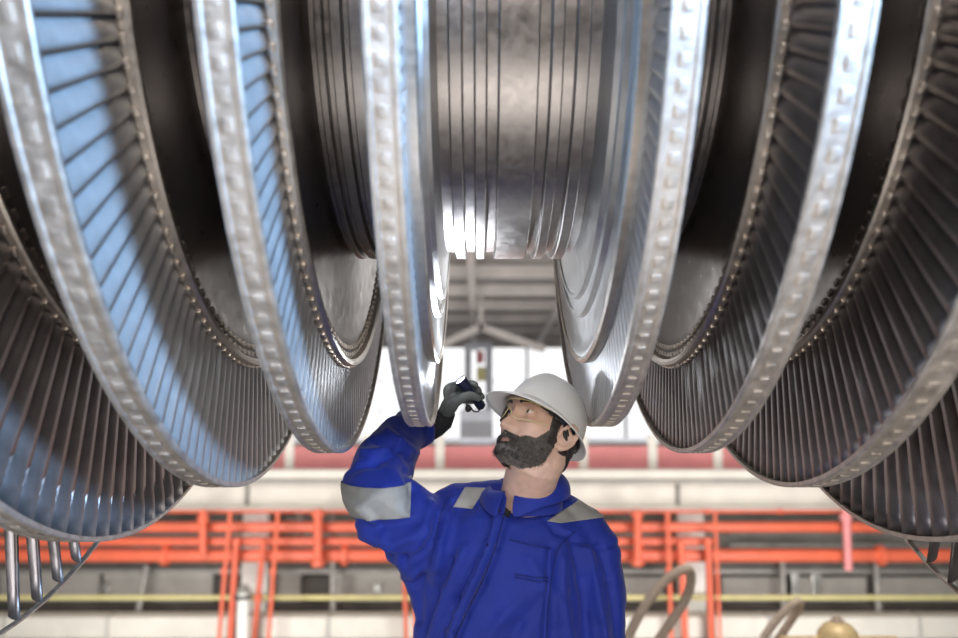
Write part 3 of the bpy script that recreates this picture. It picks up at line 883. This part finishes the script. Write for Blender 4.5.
# ---- hard hat, tilted with the head
hat = empty('hard_hat', (0, 0, 0)); hat.parent = pers
hat.location = (0, 0, 0)
hat['label'] = 'light grey hard hat with full brim'
HB = Matrix.Rotation(math.radians(14), 3, 'X')          # seat on the skull
def hh(p):
    q = HB @ Vector(p)
    q = q * .91
    return hw(Vector((q.x, q.y - .008, q.z + .012)))
def dome(off, top):
    vs, fs = [], []
    nr, nk = 22, 72
    for i in range(nr):
        t = i / (nr - 1) * .985
        for k in range(nk):
            a = 2 * PI * k / nk
            rx, ry = .089 + off, .110 + off
            r = math.sin(math.acos(min(1, t))) ** .80
            x, y = math.sin(a) * rx * r, math.cos(a) * ry * r
            z = top * t
            # centre ridge and side ridges
            z += .006 * math.exp(-(x / .012) ** 2) * t ** .5 * (1 if off >= 0 else 0)
            vs.append(hh((x, y, z)))
    for i in range(nr - 1):
        for k in range(nk):
            fs.append((i * nk + k, i * nk + (k + 1) % nk, (i + 1) * nk + (k + 1) % nk, (i + 1) * nk + k))
    fs.append(tuple((nr - 1) * nk + k for k in range(nk)))
    return vs, fs
mb = PB(); mb.add(*dome(.004, .120)); vo = len(mb.v)
child('shell', mb, hatm, hat)
# brim all around, a long peak in front
nk = 96; vs, fs = [], []
for j, (ext, dz) in enumerate(((0.0, .001), (.30, -.001), (.70, -.004), (1.0, -.0085), (1.0, -.0115), (.70, -.0075), (.30, -.005), (-.06, -.003))):
    for k in range(nk):
        a = 2 * PI * k / nk
        c, s = math.cos(a), math.sin(a)
        wid = .020 + .034 * max(0, c) ** 1.6 + .004 * max(0, -c)
        rx, ry = .093 + wid * ext, .114 + wid * ext
        vs.append(hh((s * rx, c * ry, dz - .032 * ext * max(0, c) ** 2 - .006 * ext * abs(s) + .0 * s)))
for j in range(8):
    for k in range(nk):
        fs.append((j * nk + k, j * nk + (k + 1) % nk, ((j + 1) % 8) * nk + (k + 1) % nk, ((j + 1) % 8) * nk + k))
child('brim', PB().add(vs, fs), hatm, hat)
# lining band, cradle straps, nape strap
vs, fs = [], []
for j, (rx, ry, z) in enumerate(((.0865, .1055, .002), (.0845, .1035, -.012), (.0825, .1015, -.012), (.0845, .1035, .004))):
    for k in range(nk):
        a = 2 * PI * k / nk
        vs.append(hh((math.sin(a) * rx, math.cos(a) * ry, z)))
for j in range(4):
    for k in range(nk):
        fs.append((j * nk + k, j * nk + (k + 1) % nk, ((j + 1) % 4) * nk + (k + 1) % nk, ((j + 1) % 4) * nk + k))
child('sweat_band', PB().add(vs, fs), hatin, hat)
vs, fs = dome(-.003, .114)
child('lining', PB().add(vs, fs), hatin, hat)
mb = PB()
for k in range(25):
    a = math.radians(95 + k * 170 / 24)
nape = [hh((math.sin(math.radians(a)) * .085, math.cos(math.radians(a)) * .104, -.012 - .050 * math.sin(math.radians((a - 90))))) for a in range(92, 269, 8)]
mb.capsule(nape, .0055, 8)
nape2 = [p + HR @ Vector((0, 0, -.010)) for p in nape]
mb.capsule(nape2, .0050, 8)
child('nape_strap', mb, blackp, hat)
for a in (-150, 150, -72, 72):
    r = math.radians(a)
    child('strap_clip', PB().box(hh((math.sin(r) * .088, math.cos(r) * .107, -.010)), (.012, .010, .018), HR @ Matrix.Rotation(-r, 3, 'Z'), .003), blackp, hat)

# ---- safety glasses
gl = empty('safety_glasses', (0, 0, 0)); gl.parent = pers
gl['label'] = 'clear wraparound safety glasses with black temples'
def gpt(a, z):
    """wrap shell: a in degrees from the nose"""
    r = math.radians(a)
    return hw((math.sin(r) * .074, .008 + math.cos(r) * .089, z))
vs, fs = [], []
na, nz = 41, 7
for i in range(na):
    a = -76 + 152 * i / (na - 1)
    bridge = math.exp(-(a / 9) ** 2)
    zt_, zb_ = .021 - .004 * (abs(a) / 76) ** 2, -.026 + .026 * bridge + .012 * (abs(a) / 76) ** 3
    for j in range(nz):
        t = j / (nz - 1)
        vs.append(gpt(a, zt_ + (zb_ - zt_) * t))
for i in range(na - 1):
    for j in range(nz - 1):
        fs.append((i * nz + j, i * nz + j + 1, (i + 1) * nz + j + 1, (i + 1) * nz + j))
child('lens', PB().add(vs, fs), lensm, gl)
mb = PB()
edge = [vs[i * nz] for i in range(na)]
mb.capsule(edge, .0013, 8)
mb.capsule([vs[i * nz + nz - 1] for i in range(na)], .0009, 8)
child('lens_rim', mb, mat('yellow_tinted_rim', (0.62, 0.56, 0.30), 0, 0.25), gl)
for sx in (-1, 1):
    mb = PB()
    P = [gpt(sx * 70, .012), gpt(sx * 84, .012), hw((sx * .0765, -.004, .017)), hw((sx * .0775, -.024, .017)), hw((sx * .0755, -.044, .006))]
    mb.capsule(P, [.0042, .0048, .0040, .0034, .003], 10)
    child('temple', mb, blackp, gl)

# ---- coverall --------------------------------------------------
mb = PB()
def ring_loft(secs, seg=48, pw=0.80):
    vs, fs = [], []
    for (c, hx, hy, tilt) in secs:
        hx *= RS; hy *= RS; c = (c[0], c[1], CAMZ - (CAMZ - c[2]) * RS)
        for k in range(seg):
            a = 2 * PI * k / seg
            ca, sa = math.cos(a), math.sin(a)
            p = Vector((math.copysign(abs(ca) ** pw, ca) * hx, math.copysign(abs(sa) ** pw, sa) * hy, 0))
            p = Matrix.Rotation(tilt, 3, 'Y') @ p
            vs.append(Vector(c) + p)
    n = len(secs)
    for i in range(n - 1):
        for k in range(seg):
            fs.append((i * seg + k, i * seg + (k + 1) % seg, (i + 1) * seg + (k + 1) % seg, (i + 1) * seg + k))
    fs.append(tuple(range(seg))[::-1]); fs.append(tuple((n - 1) * seg + k for k in range(seg)))
    mb.add(vs, fs)
Xc = lambda u: (u - 479) / FPX * YM
yc = YM + .03
ring_loft([((Xc(512), yc, .74), .150, .125, 0), ((Xc(512), yc, .84), .175, .138, 0), ((Xc(511), yc, .95), .185, .14, 0), ((Xc(509), yc, 1.05), .187, .138, 0), ((Xc(508), yc, 1.15), .192, .142, 0.0),
           ((Xc(509), yc, 1.24), .200, .148, .02), ((Xc(513), yc, 1.32), .204, .148, .05), ((Xc(517), yc, 1.385), .200, .138, .08), ((Xc(520), yc + .005, 1.43), .172, .118, .10),
           ((Xc(524), yc + .01, 1.462), .126, .098, .10), ((Xc(528), yc + .012, 1.485), .082, .082, .08)])
# yokes of the shoulders
mb.capsule([W2(500, 505, .04), W2(462, 510, .04), W2(440, 524, .04)], [.062, .068, .072], 24)
mb.capsule([W2(548, 510, .04), W2(578, 532, .03), W2(590, 552, .02)], [.060, .072, .076], 24)
# raised right sleeve
mb.capsule([W2(446, 545, .02), W2(410, 527, .00), W2(384, 503, -.01), W2(377, 486, .04), W2(386, 460, .11), W2(401, 437, .19), W2(412, 430, .235)], [.100, .094, .088, .086, .076, .060, .049], 28)
mb.tube([W2(406, 433, .22), W2(412, 429, .235), W2(416, 427, .245), W2(420, 426, .25)], [.053, .060, .056, .048], 24)
mb.tube([W2(415, 431, .24), W2(425, 428, .25), W2(431, 427, .255)], [.049, .047, .040], 24)
mb.capsule([W2(448, 548, .03), W2(432, 578, .03), W2(438, 612, .03), W2(442, 665, .03)], [.085, .064, .062, .07], 20)
# hanging left sleeve
mb.capsule([W2(585, 560, .02), W2(590, 590, .015), W2(590, 640, .02), elL, Vector((wrL.x, wrL.y, .97))], [.084, .087, .084, .078, .058], 28)
for sx in (-1, 1):
    hip = Vector((Xc(512) + sx * .09, YM + .03, .86))
    mb.capsule([hip, Vector((PO.x + sx * .12, YM, .48)), Vector((PO.x + sx * .13, YM + .03, .12))], [.112, .092, .085], 24)
cv, cf = remeshed(mb, 0.0062, 5)
# folds: ridges (+) and valleys (-) along lines over the cloth, in metres
def seg_d(p, a, b):
    ab = b - a; t = max(0, min(1, (p - a).dot(ab) / ab.dot(ab)))
    return (p - (a + ab * t)).length, t
FOLD = []
def fold(pts, w, h):
    for a, b in zip(pts[:-1], pts[1:]): FOLD.append((a, b, w, h))
def px_of(p):
    d = Vector(p) - Vector((0, 0, CAMZ))
    yy = d.y * math.cos(PITCH) + d.z * math.sin(PITCH); z2 = -d.y * math.sin(PITCH) + d.z * math.cos(PITCH)
    return Vector((W / 2 + FPX * d.x / yy, H / 2 - FPX * z2 / yy, 0))
P2 = lambda *q: [Vector((a, b, 0)) for a, b in q]
fold(P2((498, 512), (489, 545), (474, 580), (455, 612), (440, 645)), 3.2, .0065)
fold(P2((507, 514), (497, 548), (484, 582), (466, 616), (452, 650)), 3.0, -.0050)
fold(P2((482, 560), (468, 590), (450, 645)), 4.0, .010)
fold(P2((466, 548), (448, 590), (432, 640)), 5.0, .011)
fold(P2((452, 560), (438, 592), (424, 640)), 4.0, -.009)
fold(P2((474, 566), (458, 600), (441, 648)), 3.0, -.009)
fold(P2((440, 520), (432, 545), (420, 580), (418, 620)), 5.0, -.010)
fold(P2((430, 505), (424, 530), (410, 560)), 5.0, .009)
fold(P2((452, 500), (440, 540), (436, 580)), 4.5, .007)
fold(P2((551, 548), (549, 580), (546, 645)), 3.5, -.014)
fold(P2((563, 560), (562, 590), (570, 640)), 5.5, .008)
fold(P2((588, 548), (597, 590), (607, 645)), 4.0, .010)
fold(P2((600, 545), (610, 580), (618, 640)), 4.0, -.007)
fold(P2((572, 540), (582, 580), (588, 640)), 4.5, -.008)
fold(P2((546, 520), (556, 532), (596, 548), (618, 545)), 3.0, -.005)
fold(P2((530, 560), (545, 585), (556, 620)), 6.0, .006)
fold(P2((512, 575), (540, 583), (556, 590)), 3.0, -.003)
fold(P2((520, 600), (500, 620), (480, 650)), 6.0, .006)
fold(P2((540, 600), (520, 625), (505, 650)), 6.0, -.006)
fold(P2((352, 470), (375, 462), (398, 452)), 4.0, -.008)
fold(P2((362, 452), (384, 452), (408, 455)), 3.5, .008)
fold(P2((372, 440), (392, 446), (412, 462)), 3.5, -.007)
fold(P2((386, 430), (400, 440), (416, 452)), 3.0, .006)
fold(P2((353, 520), (380, 528), (412, 522)), 5.0, -.008)
fold(P2((362, 535), (390, 545), (425, 532)), 5.0, .010)
fold(P2((380, 552), (405, 560), (432, 548)), 4.5, -.010)
fold(P2((350, 500), (372, 520), (400, 560), (412, 590)), 4.0, .007)
fold(P2((395, 575), (415, 575), (436, 566)), 4.0, .008)
fold(P2((404, 470), (412, 490), (410, 510)), 4.0, -.009)
cme = mesh_of('coverall', cv, cf, cloth)
nors = [v.normal.copy() for v in cme.vertices]
for v, n in zip(cme.vertices, nors):
    p = Vector(v.co); d = 0.0
    if n.y < .35:
        q = px_of(p)
        for (a, b, w, h) in FOLD:
            if abs(q.x - a.x) > 90 and abs(q.x - b.x) > 90: continue
            dd, t = seg_d(q, a, b)
            if dd < w * 2.6: d += h * math.exp(-(dd / w) ** 2) * 1.25
    s = p * 1.0
    d += .0035 * noise.noise(Vector((s.x * 16, s.y * 16, s.z * 9))) + .002 * noise.noise(s * 38)
    v.co = p + n * max(-.014, min(.014, d))
cme.update()
cvs = [v.co.copy() for v in cme.vertices]; cns = [v.normal.copy() for v in cme.vertices]
for v in cme.vertices: v.co -= PO
cov = link('coverall', cme, pers)

def patch(name, m, sel, off=.0022, planes=(), parent=cov, label=None):
    """a piece of tape lying on the cloth: the faces sel picks, cut clean by planes, lifted by off"""
    bm = bmesh.new(); keep = [f for f in cf if sel(sum((cvs[i] for i in f), Vector()) / len(f), cns[f[0]])]
    idx = {}
    for f in keep:
        g = []
        for i in f:
            if i not in idx: idx[i] = bm.verts.new(cvs[i] + cns[i] * off)
            g.append(idx[i])
        bm.faces.new(g)
    for (co, no) in planes:
        bmesh.ops.bisect_plane(bm, geom=bm.verts[:] + bm.edges[:] + bm.faces[:], plane_co=co, plane_no=no, clear_outer=True)
    bmesh.ops.smooth_vert(bm, verts=[v for v in bm.verts if not v.is_boundary], factor=.4, use_axis_x=True, use_axis_y=True, use_axis_z=True)
    bm.verts.index_update()
    mb = PB(); mb.add([v.co.copy() for v in bm.verts], [[v.index for v in f.verts] for f in bm.faces]); bm.free()
    o = child(name, mb, m, parent, label=label)
    so = o.modifiers.new('thickness', 'SOLIDIFY'); so.thickness = .0014; so.offset = 0
    return o
CAM0 = Vector((0, 0, CAMZ))
def cutter(a, b, inside):
    """plane through the sight lines of two pixels, keeping the side of a third"""
    A_, B_, C_ = at(*a, YM), at(*b, YM), at(*inside, YM)
    n = (A_ - CAM0).cross(B_ - CAM0).normalized()
    if (C_ - CAM0).dot(n) > 0: n = -n
    return (CAM0, n)
def quad(pts):
    c = (sum(p[0] for p in pts) / len(pts), sum(p[1] for p in pts) / len(pts))
    return [cutter(pts[i], pts[(i + 1) % len(pts)], c) for i in range(len(pts))]
def near(u0, u1, v0, v1, front=True):
    def s(p, n):
        q = px_of(p)
        return u0 <= q.x <= u1 and v0 <= q.y <= v1 and (not front or n.dot(CAM0 - p) > -.05)
    return s
patch('shoulder_tape', refl, near(440, 500, 478, 520), planes=quad([(465, 487), (486, 488), (472, 509), (453, 507)]))
patch('shoulder_tape', refl, near(535, 620, 490, 535), planes=quad([(547, 521), (579, 500), (606, 517), (561, 523)]))
# band of tape around the raised sleeve
aU = (W2(404, 482, -.05) - W2(412, 530, -.03)).normalized()
def band_sel(p, n):
    q = px_of(p)
    return 335 < q.x < 420 and 455 < q.y < 530
ctrB = W2(379, 494, .02)
axB = Vector((-.06, -.10, .98)).normalized()
patch('sleeve_tape', refl, band_sel, planes=[(ctrB + axB * .032, axB), (ctrB - axB * .034, -axB), cutter((413, 440), (410, 520), (370, 490))])

# ---- collar: stand and fall, open at the throat
nb = at(525, 493, YM - .004)
vs, fs = [], []
nc = 40
cols = []
for i in range(nc + 1):
    t = i / nc
    a = math.radians(-108 + 26) + (2 * PI - math.radians(52)) * t      # runs round the back of the neck
    # angle measured from +x; opening faces the camera, slightly to the left
    a = math.radians(-116) + math.radians(8) + math.radians(344) * t
    ca, sa = math.cos(a), math.sin(a)
    back = 0.5 + 0.5 * sa
    rx, ry = .072, .076
    tilt = .018 * ca * -1
    base = nb + Vector((ca * (rx + .014), sa * (ry + .014), -.034 + tilt * 0 - .010 * (1 - back)))
    tl = .016 * ca
    st = nb + Vector((ca * (rx + .002), sa * (ry + .002), .016 + .020 * back + tl))
    top = nb + Vector((ca * (rx + .009), sa * (ry + .009), .020 + .020 * back + tl))
    e = min(t, 1 - t)
    fl = .040 + .018 * math.exp(-(e / .07) ** 2)
    out = nb + Vector((ca * (rx + .030 + .012 * math.exp(-(e / .08) ** 2)), sa * (ry + .030 + .014 * math.exp(-(e / .08) ** 2)), .018 + .020 * back + tl * .5 - fl))
    mid = (top + out) * .5 + Vector((ca, sa, .35)) * .010
    cols.append([base, st, top, mid, out])
for r in cols: vs += r
for i in range(nc):
    for j in range(4):
        fs.append((i * 5 + j, i * 5 + j + 1, (i + 1) * 5 + j + 1, (i + 1) * 5 + j))
col_ = child('collar', PB().add(vs, fs), cloth, cov)
so = col_.modifiers.new('thickness', 'SOLIDIFY'); so.thickness = .004; so.offset = 0
sb = col_.modifiers.new('round', 'SUBSURF'); sb.levels = 1; sb.render_levels = 2
# dark shirt in the opening, zip and chest pocket seams
patch('undershirt', shirt, near(485, 525, 486, 522), .0030, quad([(494, 496), (517, 494), (509, 517), (500, 515)]), pers)
from mathutils.bvhtree import BVHTree
BV = BVHTree.FromPolygons(cvs, cf)
def ribbon(name, m, pts, wid, lift, thick=.0012, par=cov, n=10, nw=4):
    """a strip of cloth wid metres wide lying along the line the points draw on the front of the coverall"""
    C_ = []
    for p in spline([Vector((a, b, 0)) for a, b in pts], n):
        d = (at(p.x, p.y, YM) - CAM0).normalized()
        loc, nor, _, _ = BV.ray_cast(CAM0, d)
        if loc is not None: C_.append((loc, nor))
    L = [c[0] for c in C_]
    for _ in range(3): L = [L[0]] + [(L[i - 1] + L[i] * 2 + L[i + 1]) / 4 for i in range(1, len(L) - 1)] + [L[-1]]
    vs, fs = [], []
    for i, p in enumerate(L):
        t = (L[min(i + 1, len(L) - 1)] - L[max(i - 1, 0)]).normalized()
        side = t.cross(C_[i][1]).normalized()
        for j in range(nw + 1):
            q = p + side * wid * (j / nw - .5)
            loc, nor, _, _ = BV.find_nearest(q)
            vs.append(loc + nor * (lift if 0 < j < nw else lift * .6))
    for i in range(len(L) - 1):
        for j in range(nw): fs.append((i * (nw + 1) + j, i * (nw + 1) + j + 1, (i + 1) * (nw + 1) + j + 1, (i + 1) * (nw + 1) + j))
    o = child(name, PB().add(vs, fs), m, par)
    so = o.modifiers.new('thickness', 'SOLIDIFY'); so.thickness = thick; so.offset = 0
    return o
ribbon('placket', cloth, [(499, 513), (490, 545), (477, 578), (460, 612), (446, 645)], .030, .0035, .002)
ribbon('placket_seam', clothd, [(503.5, 514), (494.5, 546), (481.5, 580), (464.5, 614), (450.5, 646)], .0022, .0062, par=cov)
ribbon('pocket_seam', clothd, [(515, 574), (532, 577), (549, 578)], .0022, .0018)
ribbon('pocket_seam', clothd, [(515, 577.5), (532, 580.5), (549, 581.5)], .0018, .0018)
ribbon('sleeve_seam', clothd, [(574, 532), (559, 548), (553, 575), (549, 610), (547, 640)], .0024, .0018)
ribbon('yoke_seam', clothd, [(510, 540), (530, 545), (551, 549)], .0020, .0018)
ribbon('sleeve_seam', clothd, [(448, 497), (441, 515), (436, 540), (430, 565)], .0024, .0018)

# ---- gloves
def glove(name, chains, palm, cuff, parent=pers):
    mb = PB()
    for pts, r in chains: mb.capsule(spline(pts, 5), [r[0] + (r[-1] - r[0]) * i / (5 * (len(pts) - 1)) for i in range(5 * (len(pts) - 1) + 1)], 14)
    for pts, r in palm: mb.capsule(pts, r, 18)
    v, f = remeshed(mb, .0018, 2)
    g = child(name, PB().add(v, f), glovem, parent)
    mb = PB(); mb.tube(*cuff, 22)
    child('cuff', mb, glovec, g)
    return g
h = lambda u, v, y: at(u, v, y + .06)
chains = [
    ([h(449, 409, 2.115), h(458, 400.5, 2.088), h(468, 396.0, 2.083), h(475, 396.8, 2.086), h(478, 398.2, 2.089)], (.0155, .0095)),          # thumb
    ([h(448.5, 401, 2.135), h(447, 390, 2.132), h(452, 386, 2.150), h(463, 384.5, 2.158), h(472, 383.5, 2.142), h(475.5, 385, 2.122)], (.0120, .0085)),   # index
    ([h(449, 402, 2.145), h(451.5, 391, 2.138), h(458, 389.0, 2.160), h(468, 389, 2.166), h(476.5, 388.5, 2.150), h(479, 391, 2.132)], (.0122, .0088)),
    ([h(450, 405, 2.150), h(455, 396, 2.150), h(462, 394.5, 2.170), h(472, 395, 2.174), h(480, 395, 2.158), h(482, 397, 2.142)], (.0118, .0085)),
    ([h(450, 408, 2.155), h(457, 401, 2.160), h(464, 400.5, 2.176), h(473, 401, 2.178), h(479, 401.5, 2.168), h(482, 403, 2.152)], (.0105, .0075)),
]
palm = [([h(446, 412, 2.150), h(449, 405, 2.138), h(452, 399, 2.138)], [.022, .022, .018]), ([h(448, 410, 2.132), h(453, 405, 2.112)], [.020, .016])]
glove('glove', chains, palm, ([h(429, 430, 2.155), h(436, 426, 2.165), h(443, 421, 2.160), h(447, 412, 2.148)], [.031, .031, .0285, .0245]))
wl = wrL + Vector((0, -.012, -.06))
cl = []
for k, (dx, L) in enumerate(((-.030, .070), (-.010, .078), (.011, .072), (.031, .056))):
    b0_ = wl + Vector((.010 * 0, dx * .9 + 0, -.055))
    cl.append(([b0_, b0_ + Vector((-.010, dx * .1, -L * .45)), b0_ + Vector((-.026, dx * .05, -L * .8)), b0_ + Vector((-.044, 0, -L))], (.0105, .0080)))
cl.append(([wl + Vector((-.004, -.032, -.020)), wl + Vector((-.016, -.046, -.050)), wl + Vector((-.028, -.046, -.080))], (.0125, .009)))
glove('glove', cl, [([wl + Vector((0, -.012, -.005)), wl + Vector((0, -.020, -.050))], [.026, .020]), ([wl + Vector((0, .012, -.005)), wl + Vector((0, .020, -.050))], [.026, .018])],
      ([wl + Vector((0, .004, .055)), wl + Vector((0, .0, .0))], [.040, .034]))
# boots, out of the picture
for sx in (-1, 1):
    mb = PB()
    mb.capsule([Vector((PO.x + sx * .13, YM + .06, .062)), Vector((PO.x + sx * .14, YM - .14, .050))], [.055, .050], 18)
    mb.tube([Vector((PO.x + sx * .13, YM + .035, .06)), Vector((PO.x + sx * .13, YM + .03, .17))], [.055, .058], 18)
    mb.box((PO.x + sx * .135, YM - .04, .014), (.105, .30, .028), None, .012)
    child('work_boot', mb, blackp)

# ---- flashlight in the hand
la, lb = h(460.0, 379.5, 2.093), h(482.0, 407.5, 2.128)
fax = (la - lb).normalized(); flen = (la - lb).length
fl = empty('flashlight', lb, 'small navy metal flashlight gripped in the gloved hand, lit', 'flashlight')
rotF = Vector((0, 0, 1)).rotation_difference(fax).to_matrix()
def fl_part(name, prof, m, angle=35, seg=28):
    mb = PB().revolve(prof, seg, 'Z'); mb.v = [rotF @ p for p in mb.v]
    return mb.build(name, m, fl, True, angle)
L_ = flen
fl_part('barrel', [(.0, 0), (.0, .0105), (.003, .0120), (.018, .0120), (.020, .0105), (.024, .0105), (.026, .0118), (L_ - .040, .0118), (L_ - .034, .0125), (L_ - .024, .0155), (L_ - .001, .0160), (L_, .0150), (L_ - .003, .0140), (L_ - .012, .0080), (L_ - .012, 0)], torchm)
lens_e = mat('lit_flashlight_lens', (1, 1, 1), 0, 0.3, emit=(0.92, 0.95, 1.0), estr=14.0)
fl_part('lens', [(L_ - .004, 0), (L_ - .004, .0138)], lens_e)
fl_part('tail_button', [(-.003, 0), (-.003, .005), (.0, .006)], blackp)
mb = PB()
q = lambda u, v, y: h(u, v, y) - lb
mb.capsule(spline([q(481, 408, 2.120), q(478, 411.5, 2.112), q(473.5, 411, 2.108), q(470, 406.5, 2.105), q(466, 404.5, 2.104)], 6), .0022, 8)
mb.ell(q(468.2, 408.5, 2.104), (.0085, .006, .0095))
mb.build('lanyard', blackp, fl)
def spot(name, power, deg, blend, tgt):
    sl = bpy.data.lights.new(name, 'SPOT'); sl.energy = power; sl.color = (0.84, 0.91, 1.0); sl.spot_size = math.radians(deg); sl.spot_blend = blend; sl.shadow_soft_size = 0.012
    o = link(name, sl); o.location = la + fax * .008
    o.rotation_euler = (Vector(tgt) - o.location).to_track_quat('-Z', 'Y').to_euler()
spot('flashlight_beam', 13, 56, 0.9, at(452, 244, 1.97))
spot('flashlight_spill', 13, 165, 1.0, at(470, 240, 1.97))
